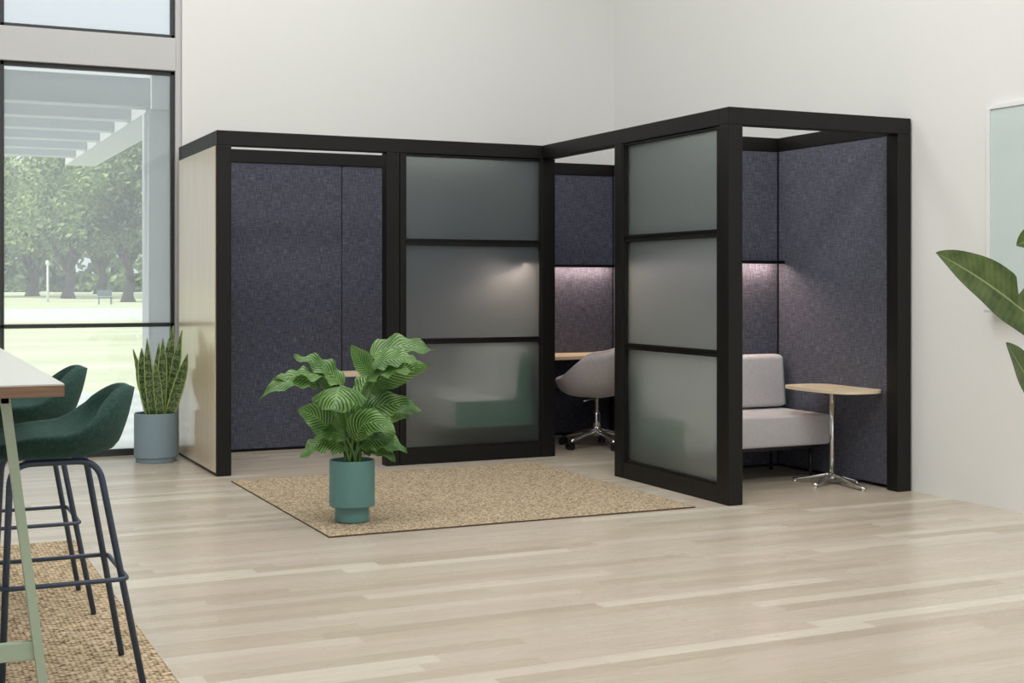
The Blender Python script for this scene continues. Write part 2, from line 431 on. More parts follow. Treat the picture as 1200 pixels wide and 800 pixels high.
def tree(px, t, trunk_h, crown, m, label, seed, nleaf=5200, ls=.62, lean=0):
    rnd = random.Random(seed)
    base = sight(px, 332, t); base.z = -.02
    tr = thing('tree', base, label, 'tree', None)
    bm = bmesh.new(); s = t/100.0
    top = base+Vector((lean, 0, trunk_h))
    mid = base+Vector((lean*.3+.2*s, 0, trunk_h*.5))
    tube(bm, [base-UP*.1, base+UP*.5*s, mid, top, top+UP*trunk_h*.5], [.62*s, .40*s, .30*s, .25*s, .1*s], 10)
    for k in range(5):
        a = k*1.26+seed; e = top+Vector((math.cos(a)*3*s, math.sin(a)*3*s, 3.2*s))
        tube(bm, [top-UP*.6*s, (top+e)/2+UP*.3*s, e], [.22*s, .15*s, .06*s], 6)
    obj('trunk', bm, M['bark'], tr, True)
    bm = bmesh.new()
    for cx, cz, rx, rz, wt in crown:      # blobs of leaves: sideways offset, height, half sizes (metres)
        c = base+RV*cx+UP*cz
        for _ in range(int(nleaf*wt)):
            d = Vector((rnd.gauss(0, 1), rnd.gauss(0, 1), rnd.gauss(0, 1))).normalized()
            rr = rnd.uniform(.55, 1.04)*(1+.18*noise.noise(d*2.5+Vector((seed, 0, 0))))
            p = c+Vector((d.x*rx*rr, d.y*rx*rr, d.z*rz*rr))
            a = Vector((rnd.gauss(0, 1), rnd.gauss(0, 1), rnd.gauss(0, 1))).normalized()
            b = a.orthogonal().normalized(); q = ls*rnd.uniform(.6, 1.3)
            v = [bm.verts.new(p+a*q*.9), bm.verts.new(p+b*q*.5), bm.verts.new(p-a*q*.9), bm.verts.new(p-b*q*.5)]
            bm.faces.new(v)
    obj('crown', bm, m, tr)
    return tr
# ================================================================== POD
TOP = 2.333; BH = .10; ZB = TOP-BH
XA, XI, XR = 2.026, 4.468, 5.830
YF, YN, YP, YR = 9.07, 6.61, 7.91, 10.36
pod = thing('office_pod', (4.1, 8.6, 0), 'black framed L-shaped office pod with navy fabric walls and frosted glass screens', 'office pod')
def post(x0, y0, x1=None, y1=None, z0=0, z1=ZB):
    return obj('post', B((x0, y0, z0), (x1 or x0+.1, y1 or y0+.1, z1), .004), M['black'], pod)
def beam(x0, y0, x1, y1, z0=ZB, z1=TOP, name='beam'):
    return obj(name, B((x0, y0, z0), (x1, y1, z1), .004), M['black'], pod)
post(XA, YF); post(XA, YR-.06, XA+.1, YR)
post(XA+1.208, YF); post(XI, YF, XI+.108, YF+.1)
post(XI, YP-.04); post(XI, YN); post(XR-.105, YN, XR, YN+.105)
post(XI, YR-.06, XI+.108, YR); post(XR-.065, YR-.06, XR, YR); post(XR-.065, YP, XR, YP+.08)
beam(XA, YF, XI, YF+.1); beam(XA, YF+.1, XA+.1, YR-.06); beam(XA, YR-.06, XR, YR)
beam(XR-.065, YN+.1, XR, YR-.06); beam(XI, YN, XR, YN+.1); beam(XI, YN+.1, XI+.1, YF+.1)
beam(XI+.1, YP, XR-.065, YP+.08); beam(XI, YF+.1, XI+.108, YR-.06)
# pale wood cladding on the outer left end
obj('wood_panel', B((XA-.006, YF+.028, .022), (XA+.03, YR-.03, ZB-.004), .002), M['panelwood'], pod, label='pale maple outer panel')
beam(XA, YF+.1, XA+.1, YR-.06, 0, .022, 'base_rail')
def fabric(x0, y0, x1, y1, z0=.022, z1=ZB): return obj('fabric_panel', B((x0, y0, z0), (x1, y1, z1), .003), M['navyfabric'], pod)
g_ = .0045
fabric(XA+.06, YF+.1, XA+.096, YR-.09)
fabric(XA+.1, YR-.052, 3.30-g_, YR-.02); fabric(3.30+g_, YR-.052, XI-.002, YR-.02)
fabric(XI-.008, YF+.1, XI+.04, YR-.065); fabric(XI+.07, YF+.1, XI+.112, YR-.065)
fabric(XI+.11, YR-.052, 5.762, YR-.02)
fabric(5.766, YN+.14, XR-.02, YP-g_*2); fabric(5.766, YP+.084, XR-.02, YR-.065)
fabric(XI+.1, YP+.002, 5.762, YP+.035); fabric(XI+.1, YP+.045, 5.762, YP+.082)
bk = bmesh.new()   # dark backing and plinths seen in the joints between the panels
for a, b in (((XA+.1, YR-.03), (XR-.02, YR-.01)), ((XA+.045, YF+.1), (XA+.06, YR-.06)), ((XR-.03, YN+.1), (XR-.005, YR-.06)), ((XI+.045, YF+.1), (XI+.065, YR-.06)), ((XI+.1, YP+.03), (XR-.06, YP+.05))):
    box(bk, (*a, 0), (*b, ZB))
obj('panel_core', bk, M['gap'], pod)
box(bk := bmesh.new(), (XR-.07, YN+.1, 0), (XR-.02, YN+.142, ZB), .003)
obj('panel_edge_trim', bk, M['black'], pod)

# frosted glass screens: frame, three panes, rails
ZS = [(.122, .862), (.903, 1.573), (1.622, 2.216)]
def screen(front):
    if front:   # plane Y = YF
        a0, a1 = XA+1.308, XI; p0, p1 = 3.389, 4.457
        bx = lambda bm, u0, u1, z0, z1, d0, d1, bev=.003: box(bm, (u0, YF+d0, z0), (u1, YF+d1, z1), bev)
    else:       # plane X = XI
        a0, a1 = YN+.1, YP-.04; p0, p1 = 6.751, 7.841
        bx = lambda bm, u0, u1, z0, z1, d0, d1, bev=.003: box(bm, (XI+d0, u0, z0), (XI+d1, u1, z1), bev)
    bm = bmesh.new()
    bx(bm, a0+.004, p0-.010, 0, ZB-.002, .003, .08); bx(bm, p1+.010, a1-.004, 0, ZB-.002, .003, .08) if a1-p1 > .02 else bx(bm, p1+.004, a1-.001, 0, ZB-.002, .003, .08, .001)
    bx(bm, p0-.012, p1+.010, 0, ZS[0][0]-.012, .003, .08)
    q = thing_part = obj('glass_screen', bm, M['black'], pod)
    for (z0, z1), (ha, hb) in zip(ZS, ((.012, .013), (.014, .014), (.014, ZB-.002-ZS[2][1]))):   # glazing bead round each pane, one step back
        bm = bmesh.new()
        for u0, u1 in ((p0-.012, p0), (p1, p1+.010)): bx(bm, u0, u1, z0-ha, z1+hb, .012, .07, .002)
        bx(bm, p0-.003, p1+.003, z0-ha, z0, .012, .07, .002); bx(bm, p0-.003, p1+.003, z1, z1+hb, .012, .07, .002)
        obj('glazing_bead', bm, M['black'], q)
    for za, zb in ((ZS[0][1]+.0125, ZS[1][0]-.0135), (ZS[1][1]+.0135, ZS[2][0]-.0135)):
        bm = bmesh.new(); bx(bm, p0-.003, p1+.003, za, zb, .018, .064, .002)
        obj('rail', bm, M['black'], q)
    for z0, z1 in ZS:
        bm = bmesh.new(); bx(bm, p0-.002, p1+.002, z0-.002, z1+.002, .034, .042, 0)
        obj('frosted_pane', bm, M['frosted'], q)
screen(True); screen(False)

# slim shelves with an LED strip below
def shelf(x0, y0, x1, y1, axis):
    bm = B((x0, y0, 1.451), (x1, y1, 1.460), .001)
    if axis == 'y': box(bm, (x0, y0, 1.438), (x1, y0+.008, 1.4595), .001)
    else: box(bm, (x0, y0, 1.438), (x0+.008, y1, 1.4595), .001)
    o = obj('shelf', bm, M['black'], pod)
    if axis == 'y': bm = B((x0+.05, y0+.022, 1.446), (x1-.05, y0+.040, 1.4505))
    else: bm = B((x0+.022, y0+.05, 1.446), (x0+.040, y1-.05, 1.4505))
    obj('light_strip', bm, M['strip'], o, label='glowing light strip under the shelf')
shelf(XI+.113, YR-.145, 5.764, YR-.053, 'y')
shelf(XI+.101, YP-.085, 5.764, YP, 'y')
shelf(XI-.10, YF+.13, XI-.009, YR-.055, 'x')

# ================================================================== SOFAS
def cushion(bm, a, b, bev, seg=4):
    box(bm, a, b, bev, 0, seg); return bm
def make_sofa():
    """armless two-colour lounge seat: runs along x from 0 to L, front at y=0, back at y=.64"""
    L, D = 1.14, .64
    t = thing('lounge_sofa', (0, 0, 0), 'light grey armless sofa at the back of the right lounge booth', 'sofa', 'armless booth sofas')
    obj('seat', B((.012, 0, .232), (L-.012, D, .432), .016, 4), M['greyfabric'], t, True, local=True)
    b = bmesh.new(); sh = bmesh.new()
    prof = [(.475, .445), (.50, .80), (.60, .80), (.62, .445)]
    for y0, y1, xa, xb, mm in ((.475, .60, .010, L-.010, b),):
        tb = bmesh.new(); box(tb, (xa, y0, .444), (xb, y1, .805), .035, 0, 5)
        for v in tb.verts: v.co.y += (v.co.z-.444)*.10
        merge(b, tb)
    obj('backrest', b, M['greyfabric'], t, True, local=True)
    for x in (0, L-.012):
        obj('end_panel', B((x, .008, .236), (x+.012, D, .428), .004), M['tealfabric'], t, local=True, label='deep teal end panel')
        e = B((x, .50, .45), (x+.012, .61, .79), .004)
        for v in e.verts: v.co.y += (v.co.z-.444)*.10
        obj('back_end_panel', e, M['tealfabric'], t, local=True, label='deep teal end of the backrest')
    obj('under_frame', B((.05, .05, .205), (L-.05, D-.03, .233), .003), M['blackplastic'], t, local=True)
    for x in (.10, L-.10):
        for y in (.10, D-.10):
            obj('leg', tube(bmesh.new(), [(x, y, 0), (x, y, .206)], [.011, .014], 12), M['blackplastic'], t, True, local=True)
    return t
sofa = make_sofa(); sofa.location = (4.578, 7.245, 0)
s2 = copy_tree(sofa); s2['label'] = 'sofa with teal end blurred behind the frosted glass of the left booth'
s2.rotation_euler = (0, 0, -PI/2); s2.location = (3.795, 10.30, 0)

# ================================================================== SIDE TABLES
def make_table():
    t = thing('side_table', (0, 0, 0), 'small pale wood laptop table on a chrome pedestal before the grey sofa', 'side table', 'pedestal tables in the booths')
    poly = []
    for k in range(72):
        a = 2*PI*k/72; c, s = math.cos(a), math.sin(a); n = 2/3.1
        poly.append((.205*math.copysign(abs(c)**n, c), .35*math.copysign(abs(s)**n, s)))
    o = obj('tabletop', prism(bmesh.new(), poly, .606, .624, .006, 3), M['tablewood'], t, local=True); auto(o)
    obj('pole', tube(bmesh.new(), [(0, 0, .05), (0, 0, .606)], .0165, 24), M['chrome'], t, True, local=True)
    obj('mounting_plate', lathe(bmesh.new(), [(0, .598), (.06, .598), (.06, .6055), (0, .6055)]), M['chrome'], t, local=True)
    obj('hub', lathe(bmesh.new(), [(0, .03), (.03, .03), (.032, .045), (.022, .058), (.0165, .075), (0, .075)]), M['chrome'], t, True, local=True)
    for ex, ey in ((-.17, .19), (-.225, -.11), (-.03, -.36), (.155, -.07)):
        bm = bmesh.new(); e = Vector((ex, ey, .014)); d = e.normalized(); s = Vector((-d.y, d.x, 0))
        secs = []
        for k in range(7):
            u = k/6; c = Vector((0, 0, 0)).lerp(e, u); c.z = .048*(1-u)**1.2+.018; w_ = .018-.004*u; h_ = .012-.005*u
            secs.append([bm.verts.new(c+s*w_*math.cos(q)+UP*h_*math.sin(q)) for q in [2*PI*j/10 for j in range(10)]])
        for a, b in zip(secs, secs[1:]):
            for j in range(10): bm.faces.new((a[j], a[(j+1) % 10], b[(j+1) % 10], b[j]))
        bm.faces.new(secs[0][::-1]); bm.faces.new(secs[-1])
        lathe(bm, [(0, 0), (.012, 0), (.012, .012), (0, .012)], (ex*.95, ey*.95, 0), 12)
        obj('foot', bm, M['chrome'], t, True, local=True)
    return t
tb = make_table(); tb.location = (5.585, 7.075, 0)
for ch in tb.children: pass
tb.scale = (1, 1, 1)
t2 = copy_tree(tb); t2['label'] = 'small table half hidden behind the leaves in the left booth'
t2.location = (3.36, 9.80, 0); t2.rotation_euler = (0, 0, PI/2)

# ================================================================== DESK
dk = thing('work_desk', (5.17, 10.03, 0), 'pale wood desktop on the rear wall behind the swivel chair', 'desk')
obj('desktop', B((XI+.115, 9.805, .675), (5.762, YR-.054, .705), .004), M['deskwood'], dk)
for x in (4.62, 5.70):
    bm = B((x, 9.80, .655), (x+.03, YR-.06, .675), .002); box(bm, (x, YR-.09, .40), (x+.03, YR-.06, .675), .002)
    tube(bm, [(x+.015, 9.9, .66), (x+.015, YR-.08, .42)], .008, 8)
    obj('bracket', bm, M['blackplastic'], dk)
for x in (4.60, 5.72):
    obj('leg', B((x, 10.24, 0), (x+.03, 10.29, .675), .002), M['blackplastic'], dk)

# ================================================================== SHELL SEATS
def shell(A_, Bf, Bb, hz, z0, thick, under, steep, ns=56, nr=11, bottom=.55, flare=0.0, lean=0.0, sq=2.5, outer=None, taper=0.0, hmax=.2):
    """moulded tub seat facing -x: hz(c) rim height over z0 for c=cos(angle), +1 at the back"""
    bm = bmesh.new(); rows = []
    def pt(k, r, out):
        a = 2*PI*k/ns; c, s = math.cos(a), math.sin(a)
        rx = (Bb if c > 0 else Bf); ex = 2/sq
        X = rx*math.copysign(abs(c)**ex, c); Y = A_*math.copysign(abs(s)**ex, s)
        h = hz(c)
        if out == 0:
            z = z0+h*(r**steep)-.018*(1-r)
            q = r*(1-.07*(1 if h > .1 else 0)*(1-abs(r-1)))
            return Vector((X*q+lean*max(0, z-z0), Y*q, z))
        q = r; t = (1-r)
        z = z0+h*max(0, 1-(1-q)/(1-bottom))**1.0 if q > bottom else z0
        zz = z0-under+(h+under-.0)*(max(0, (q-bottom))/(1-bottom))**1.35
        return Vector((X*q*(1+flare*math.sin(PI*q))+lean*max(0, zz-z0), Y*q*(1+flare*math.sin(PI*q)), zz))
    ctr = bm.verts.new((0, 0, z0-.018))
    rr = [i/nr for i in range(1, nr+1)]
    for r in rr: rows.append([bm.verts.new(pt(k, r, 0)) for k in range(ns)])
    # rounded rim
    rim = []
    for k in range(ns):
        p = pt(k, 1, 0); d = Vector((p.x, p.y, 0)).normalized()
        rim.append(p+d*thick*.5+UP*thick*.28)
    rows.append([bm.verts.new(v) for v in rim])
    for q_, zf in outer:
        row = []
        for k in range(ns):
            p = pt(k, 1, 0); a = 2*PI*k/ns; c, sn_ = math.cos(a), math.sin(a); ex = 2/sq
            X = (Bb if c > 0 else Bf)*math.copysign(abs(c)**ex, c); Y = A_*math.copysign(abs(sn_)**ex, sn_)
            z = (z0-under)+(p.z-z0+under)*zf; th = thick*min(1, q_*1.0)
            d = Vector((X, Y, 0)).normalized()
            row.append(bm.verts.new(Vector((X*q_+lean*max(0, z-z0), Y*q_, z))+d*th))
        rows.append(row)
    cb = bm.verts.new((0, 0, z0-under))
    for k in range(ns): bm.faces.new((ctr, rows[0][k], rows[0][(k+1) % ns]))
    for a, b in zip(rows, rows[1:]):
        for k in range(ns): bm.faces.new((a[k], b[k], b[(k+1) % ns], a[(k+1) % ns]))
    for k in range(ns): bm.faces.new((rows[-1][k], cb, rows[-1][(k+1) % ns]))
    for v in bm.verts:
        u = max(0, min(1.1, (v.co.z-z0)/hmax)); v.co.y *= 1-taper*u*u
    bmesh.ops.recalc_face_normals(bm, faces=bm.faces)
    return bm

def sstep(a, b, x):
    t = max(0., min(1., (x-a)/(b-a))); return t*t*(3-2*t)

# office swivel chair
ch = thing('swivel_chair', (5.141, 9.455, 0), 'warm grey tub swivel chair on chrome five-star base in middle booth', 'office chair')
hz = lambda c: .09+.19*sstep(-1.0, -.1, c)+.09*sstep(-.2, .9, c)
cb_ = shell(.30, .315, .28, hz, .455, .022, .055, 3.2, bottom=.40, lean=.10, sq=2.6, outer=[(1.0, .97), (.99, .88), (.97, .74), (.93, .58), (.88, .43), (.81, .29), (.72, .17), (.60, .08), (.45, .02), (.3, 0), (.15, 0)])
obj('seat_shell', cb_, M['chairfabric'], ch, True, local=True)
obj('seat_plate', lathe(bmesh.new(), [(0, .385), (.035, .385), (.09, .398), (.10, .404), (0, .404)]), M['chrome'], ch, True, local=True)
obj('gas_column', lathe(bmesh.new(), [(0, .09), (.030, .09), (.030, .27), (.026, .275), (.0155, .28), (.0155, .387), (0, .387)], n=24), M['chrome'], ch, True, local=True)
obj('lever', tube(bmesh.new(), [(0, -.02, .385), (-.06, -.14, .383), (-.09, -.19, .380)], .006, 8), M['chrome'], ch, True, local=True)
for k in range(5):
    a = math.radians(72*k+157.6); d = Vector((math.cos(a), math.sin(a), 0)); s = Vector((-d.y, d.x, 0)); bm = bmesh.new(); secs = []
    for j in range(8):
        u = j/7; c = d*(.01+.29*u)+UP*(.125-.045*u-.02*u*u+.006); w_ = .030-.014*u; h_ = .024-.013*u
        secs.append([bm.verts.new(c+s*w_*math.cos(q)+UP*h_*math.sin(q)) for q in [2*PI*i/12 for i in range(12)]])
    for p, q in zip(secs, secs[1:]):
        for i in range(12): bm.faces.new((p[i], p[(i+1) % 12], q[(i+1) % 12], q[i]))
    bm.faces.new(secs[0][::-1]); bm.faces.new(secs[-1])
    o = obj('base_arm', bm, M['chrome'], ch, True, local=True)
    bm = bmesh.new(); c = d*.30+UP*.03
    for sgn in (-1, 1):
        w0 = c+s*sgn*.008; w1 = c+s*sgn*.026
        tube(bm, [w0, w1], .0295, 18)
    tube(bm, [c+UP*0.0, c+UP*.045], .010, 10); box(bm, tuple(c+Vector((-.012, -.012, -.005))), tuple(c+Vector((.012, .012, .028))), .003)
    obj('caster', bm, M['blackplastic'], o, local=True)
ch.rotation_euler = (0, 0, math.radians(-32))

# bar stools
def make_stool():
    t = thing('bar_stool', (0, 0, 0), 'dark green felt bar stool nearest the camera on navy metal legs', 'bar stool', 'green bar stools at the high table')
    hz = lambda c: -.03*sstep(.2, 1, -c)+.018*sstep(-.7, .2, c)+.132*sstep(.12, .97, c)
    bm = shell(.235, .26, .235, hz, .800, .024, .060, 3.4, bottom=.40, lean=.10, sq=2.1, taper=.50, hmax=.165, outer=[(1.0, .97), (.99, .86), (.975, .72), (.955, .57), (.93, .43), (.90, .29), (.86, .17), (.79, .07), (.68, .02), (.5, 0), (.25, 0)])
    bmesh.ops.translate(bm, verts=bm.verts, vec=(-.055, 0, 0))
    obj('seat_shell', bm, M['felt'], t, True, local=True)
    R_ = .0105
    for sy in (-1, 1):
        a = [(-.213, sy*.228, 0), (-.181, sy*.165, .728), (.080, sy*.165, .728), (.213, sy*.228, 0)]
        pts = fillet(a, .065, 8)
        n = len(pts)//2
        obj('leg_frame', tube(bmesh.new(), pts, R_, 14), M['navymetal'], t, True, local=True)
    k = .355/.728; xa = -.213+.032*k-.016; xb = .213-.133*k+.016; yy = .228-.063*k+.016
    ring = fillet([(xa, -yy, .355), (xb, -yy, .355), (xb, yy, .355), (xa, yy, .355)], .03, 5, True)
    obj('footrest', tube(bmesh.new(), ring, .0075, 10, False), M['navymetal'], t, True, local=True)
    for x in (-.12, .02): obj('seat_bracket', B((x-.02, -.165, .726), (x+.02, .165, .750), .003), M['navymetal'], t, local=True)
    return t
st = make_stool(); st.location = (.532, 4.585, .0135)
s_ = copy_tree(st); s_['label'] = 'dark green felt bar stool behind the nearest stool, towards the window'; s_.location = (.526, 5.68, .0135)

# ================================================================== BAR TABLE
bt = thing('high_table', (.04, 5.2, 0), 'high table with pale top, wood edge and pale green metal legs', 'table')
X0, X1, Y0, Y1 = -.40, .437, 3.785, 6.6
obj('tabletop', B((X0, Y0, 1.027), (X1, Y1, 1.031)), M['laminate'], bt, label='pale laminate top surface')
obj('top_edge', B((X0, Y0, .997), (X1, Y1, 1.0268)), M['edgewood'], bt, label='brown wood edge')
for y in (3.945, 6.44):
    for sx_, xt, xb in ((1, .298, .420), (-1, -.26, -.382)):
        bm = bmesh.new(); h = .0125
        lo = [bm.verts.new((xb+a, y+b, .012)) for a, b in ((-h, -.02), (h, -.02), (h, .02), (-h, .02))]
        hi = [bm.verts.new((xt+a, y+b, .997)) for a, b in ((-h, -.02), (h, -.02), (h, .02), (-h, .02))]
        bm.faces.new(lo[::-1]); bm.faces.new(hi)
        for k in range(4): bm.faces.new((lo[k], lo[(k+1) % 4], hi[(k+1) % 4], hi[k]))
        obj('leg', bm, M['greenmetal'], bt)
    obj('crossbar', B((-.35, y-.012, .262), (.385, y+.012, .312), .002), M['greenmetal'], bt)
    obj('top_rail', B((-.27, y-.02, .97), (.31, y+.02, .997), .002), M['greenmetal'], bt)

# ================================================================== RUGS
def rug(name, a, b, m, label):
    bm = bmesh.new(); x0, y0 = a; x1, y1 = b; nx = int((x1-x0)/.03); ny = int((y1-y0)/.03)
    g = [[bm.verts.new((x0+(x1-x0)*i/nx, y0+(y1-y0)*j/ny, .011+(.0022*noise.noise(Vector((i*.9, j*.9, 0))) if 0 < i < nx and 0 < j < ny else -.002))) for j in range(ny+1)] for i in range(nx+1)]
    for i in range(nx):
        for j in range(ny): bm.faces.new((g[i][j], g[i+1][j], g[i+1][j+1], g[i][j+1]))
    t = thing(name, ((x0+x1)/2, (y0+y1)/2, 0), label, 'rug')
    obj('pile', bm, m, t, True)
    bm = bmesh.new(); box(bm, (x0, y0, .0008), (x1, y1, .0085), 0)
    obj('backing', bm, M['rugedge'], t)
M['rugedge'] = mat('rug_edge_binding', (.10, .07, .045), .9)
rug('jute_rug', (2.059, 6.64), (4.26, 8.80), M['jute'], 'beige braided jute rug lying in front of the pod')
rug('plaited_rug', (-1.8, 2.6), (.865, 7.085), M['jute2'], 'tan plaited rug under the high table and green stools')

# ================================================================== POTS AND PLANTS
def leaf(bm, P0, P1, P2, width, nrm, cup=.25, ripple=.05, nu=18, nv=10, prof=None, droop=0.0, P3=None, seed=0, notch=None, thick=0):
    """a blade along the curve P0..P2, facing nrm; uv: u along, v across"""
    uvl = bm.loops.layers.uv.verify()
    P0, P1, P2, nrm = Vector(P0), Vector(P1), Vector(P2), Vector(nrm).normalized()
    prof = prof or (lambda u: max(0, math.sin(PI*min(1, u**.72)))**.72*(1-.25*u))
    grid = []; L = (P1-P0).length+(P2-P1).length; prevs = None
    for i in range(nu+1):
        u = i/nu; p = (1-u)**2*P0+2*u*(1-u)*P1+u*u*P2
        t = (2*(1-u)*(P1-P0)+2*u*(P2-P1)).normalized(); s = t.cross(nrm)
        if s.length < .15 and prevs: s = prevs
        s.normalize(); prevs = s; n2 = s.cross(t).normalized()
        w_ = width*.5*prof(u); row = []
        for j in range(nv+1):
            v = j/nv*2-1
            ww = w_
            if notch and v*notch[2] > 0 and notch[0] < u < notch[1]: ww *= .35+.65*abs((u-(notch[0]+notch[1])/2)/((notch[1]-notch[0])/2))
            ed = abs(v)**1.6
            off = n2*(cup*w_*ed - droop*w_*abs(v)**2.2)+n2*(ripple*L*ed*math.sin(u*21+seed*2.1+(1.3 if v > 0 else 0))*.35*min(1, u*4))
            row.append((bm.verts.new(p+s*ww*v+off), (u, (v+1)/2)))
        grid.append(row)
    for i in range(nu):
        for j in range(nv):
            q = [grid[i][j], grid[i][j+1], grid[i+1][j+1], grid[i+1][j]]
            f = bm.faces.new([a for a, _ in q]); f.smooth = True
            for lp, (_, uv) in zip(f.loops, q): lp[uvl].uv = uv
    return bm

# --- teal pot with calathea on the rug
PC = Vector((2.30, 7.005, .0135)); T0 = PC.dot(FV)
pt_ = thing('planter', PC, 'teal stepped planter standing near the corner of the beige rug', 'plant pot')
pot = lathe(bmesh.new(), [(0, 0), (.088, 0), (.092, .004), (.092, .083), (.118, .083), (.123, .088), (.123, .330), (.119, .333), (.114, .330), (.112, .29), (0, .288)], tuple(PC), 64)
auto(obj('pot', pot, M['tealpot'], pt_))
auto(obj('soil', lathe(bmesh.new(), [(0, .2885), (.111, .2885), (.105, .296), (.05, .302), (0, .304)], tuple(PC), 40), M['soil'], pt_))
cal = thing('calathea_plant', PC+UP*.30, 'leafy calathea with striped green leaves growing in the teal planter', 'houseplant')
camn = -FV
def Pp(x, y, d=0): return sight(x, y, T0+d)
# base, bend, tip (bearing px, px, distance offset), width m, facing normal, petiole root shift
LV = [
 # tip-left dark fold, top centre
 (((433, 436, -.02), (420, 424, -.08), (411, 404, -.10)), .15, camn*.75+RV*.5+UP*.3, .35, .1),
 (((436, 428, .0), (462, 415, -.05), (489, 425, -.10)), .19, UP*.75+camn*.55, .1, .3),
 (((434, 418, .08), (464, 396, .10), (509, 411, .08)), .20, UP*.72+camn*.6-RV*.1, .05, .3),
 (((436, 450, .05), (462, 432, .02), (504, 429, .0)), .185, camn*.7-UP*.05+RV*.1, -.3, .1),
 (((434, 460, .12), (446, 450, .1), (456, 446, .08)), .10, camn*.7+UP*.3, .1, .1),
 (((402, 454, .05), (385, 425, .0), (344, 417, -.02)), .17, UP*.6+camn*.5+RV*.5, .1, .35),
 (((400, 452, .0), (372, 428, -.08), (320, 447, -.12)), .15, UP*.85+camn*.35, .1, .35),
 (((374, 452, -.02), (350, 430, -.12), (304, 466, -.18)), .15, UP*.7+camn*.7, .05, .2),
 (((400, 455, -.08), (397, 444, -.22), (391, 482, -.33)), .29, camn*.55+UP*.72, -.1, .35),
 (((424, 466, .0), (432, 455, -.04), (438, 448, -.06)), .10, camn*.6-RV*.5+UP*.4, .1, .1),
 (((388, 508, -.02), (376, 484, -.08), (348, 481, -.10)), .20, camn*.8+RV*.45+UP*.25, .25, .2),
 (((424, 488, .06), (446, 462, .05), (496, 482, .03)), .20, camn*.75+UP*.55, .0, .25),
 (((428, 500, .10), (450, 478, .10), (479, 489, .10)), .15, camn*.8+UP*.35, .0, .2),
 (((418, 517, -.06), (420, 478, -.12), (464, 507, -.20)), .20, camn*.8+UP*.42, -.05, .12),
 (((404, 526, -.04), (378, 506, -.12), (352, 536, -.18)), .17, UP*.75+camn*.6, -.1, .3),
 (((422, 522, -.02), (446, 504, -.08), (477, 531, -.12)), .16, UP*.7+camn*.65, -.1, .3),
 (((424, 528, .0), (440, 512, -.05), (464, 541, -.10)), .13, UP*.6+camn*.7, -.1, .25),
 (((414, 500, .12), (400, 470, .2), (386, 466, .22)), .20, camn*.8+UP*.3, .1, .2),
 (((420, 490, .10), (440, 470, .16), (462, 468, .18)), .18, camn*.8+UP*.4, .1, .2),
 (((410, 505, .05), (405, 480, .02), (398, 478, .0)), .16, camn*.9+UP*.2, .2, .1),
 (((430, 446, -.03), (452, 428, -.10), (486, 436, -.14)), .13, UP*.8+camn*.5, .1, .35),
 (((408, 476, -.02), (392, 452, -.02), (366, 440, .02)), .13, UP*.6+camn*.6+RV*.2, .1, .35),
 (((428, 500, -.05), (448, 484, -.10), (462, 512, -.14)), .14, UP*.65+camn*.7, -.1, .3),
 (((406, 512, -.08), (386, 500, -.14), (368, 514, -.18)), .13, UP*.7+camn*.6, -.1, .35),
 (((412, 490, .15), (425, 440, .3), (440, 436, .42)), .20, UP*.8-camn*.3, .1, .3),
]
for i, (pts, wd, nr_, cup, rip) in enumerate(LV):
    P = [Pp(*q) for q in pts]
    rnd_ = (lambda u: max(0, math.sin(PI*(.06+.94*min(1, u**.72))))**.5) if i == 8 else None
    lf = leaf(bmesh.new(), P[0], P[1], P[2], wd, nr_, cup, rip*.45, droop=.45 if i == 8 else 0, seed=i, prof=rnd_)
    o = obj('leaf', lf, M['calathea'], cal)
    a = i*2.4; root = PC+Vector((math.cos(a)*.045, math.sin(a)*.045, .29))
    mid = (root+P[0])/2+Vector(((P[0]-root).x*-.22, (P[0]-root).y*-.22, .03))
    pts_ = [(1-u)**2*root+2*u*(1-u)*mid+u*u*(P[0]+(P[1]-P[0])*.10) for u in [k/9 for k in range(10)]]
    obj('leaf_stem', tube(bmesh.new(), pts_, [.0075-.0004*k for k in range(10)], 8), M['stem'], cal, True)

# --- blue-grey pot with snake plant by the window
SP = Vector((1.80, 10.05, 0)); T1 = SP.dot(FV)
pt_ = thing('planter', SP, 'blue grey round planter on the floor beside the window', 'plant pot')
auto(obj('pot', lathe(bmesh.new(), [(0, 0), (.140, 0), (.143, .003), (.143, .030), (.150, .032), (.156, .040), (.156, .352), (.152, .356), (.146, .352), (.144, .31), (0, .308)], tuple(SP), 64), M['bluepot'], pt_))
auto(obj('soil', lathe(bmesh.new(), [(0, .3085), (.1425, .3085), (.12, .318), (0, .324)], tuple(SP), 40), M['soil'], pt_))
sn = thing('snake_plant', SP+UP*.31, 'upright snake plant with pointed banded leaves in the blue grey planter', 'houseplant')
sprof = lambda u: (.62+.38*math.sin(PI*min(1, u*1.05+.05)))*(1 if u < .72 else max(0, 1-((u-.72)/.28)**1.9))
SL = [((183, 168), (156, 409), .0, .050), ((179, 166), (166, 407), -.04, .085), ((181, 176), (172, 396), -.07, .080), ((186, 186), (186, 402), .04, .085),
      ((187, 190), (191, 395), -.08, .075), ((190, 195), (203, 381), .02, .105), ((193, 204), (213, 387), -.04, .085), ((196, 209), (220, 414), -.08, .080),
      ((189, 184), (182, 425), -.10, .06), ((188, 196), (197, 398), .08, .08), ((184, 162), (161, 425), -.02, .05), ((192, 207), (208, 430), .07, .06)]
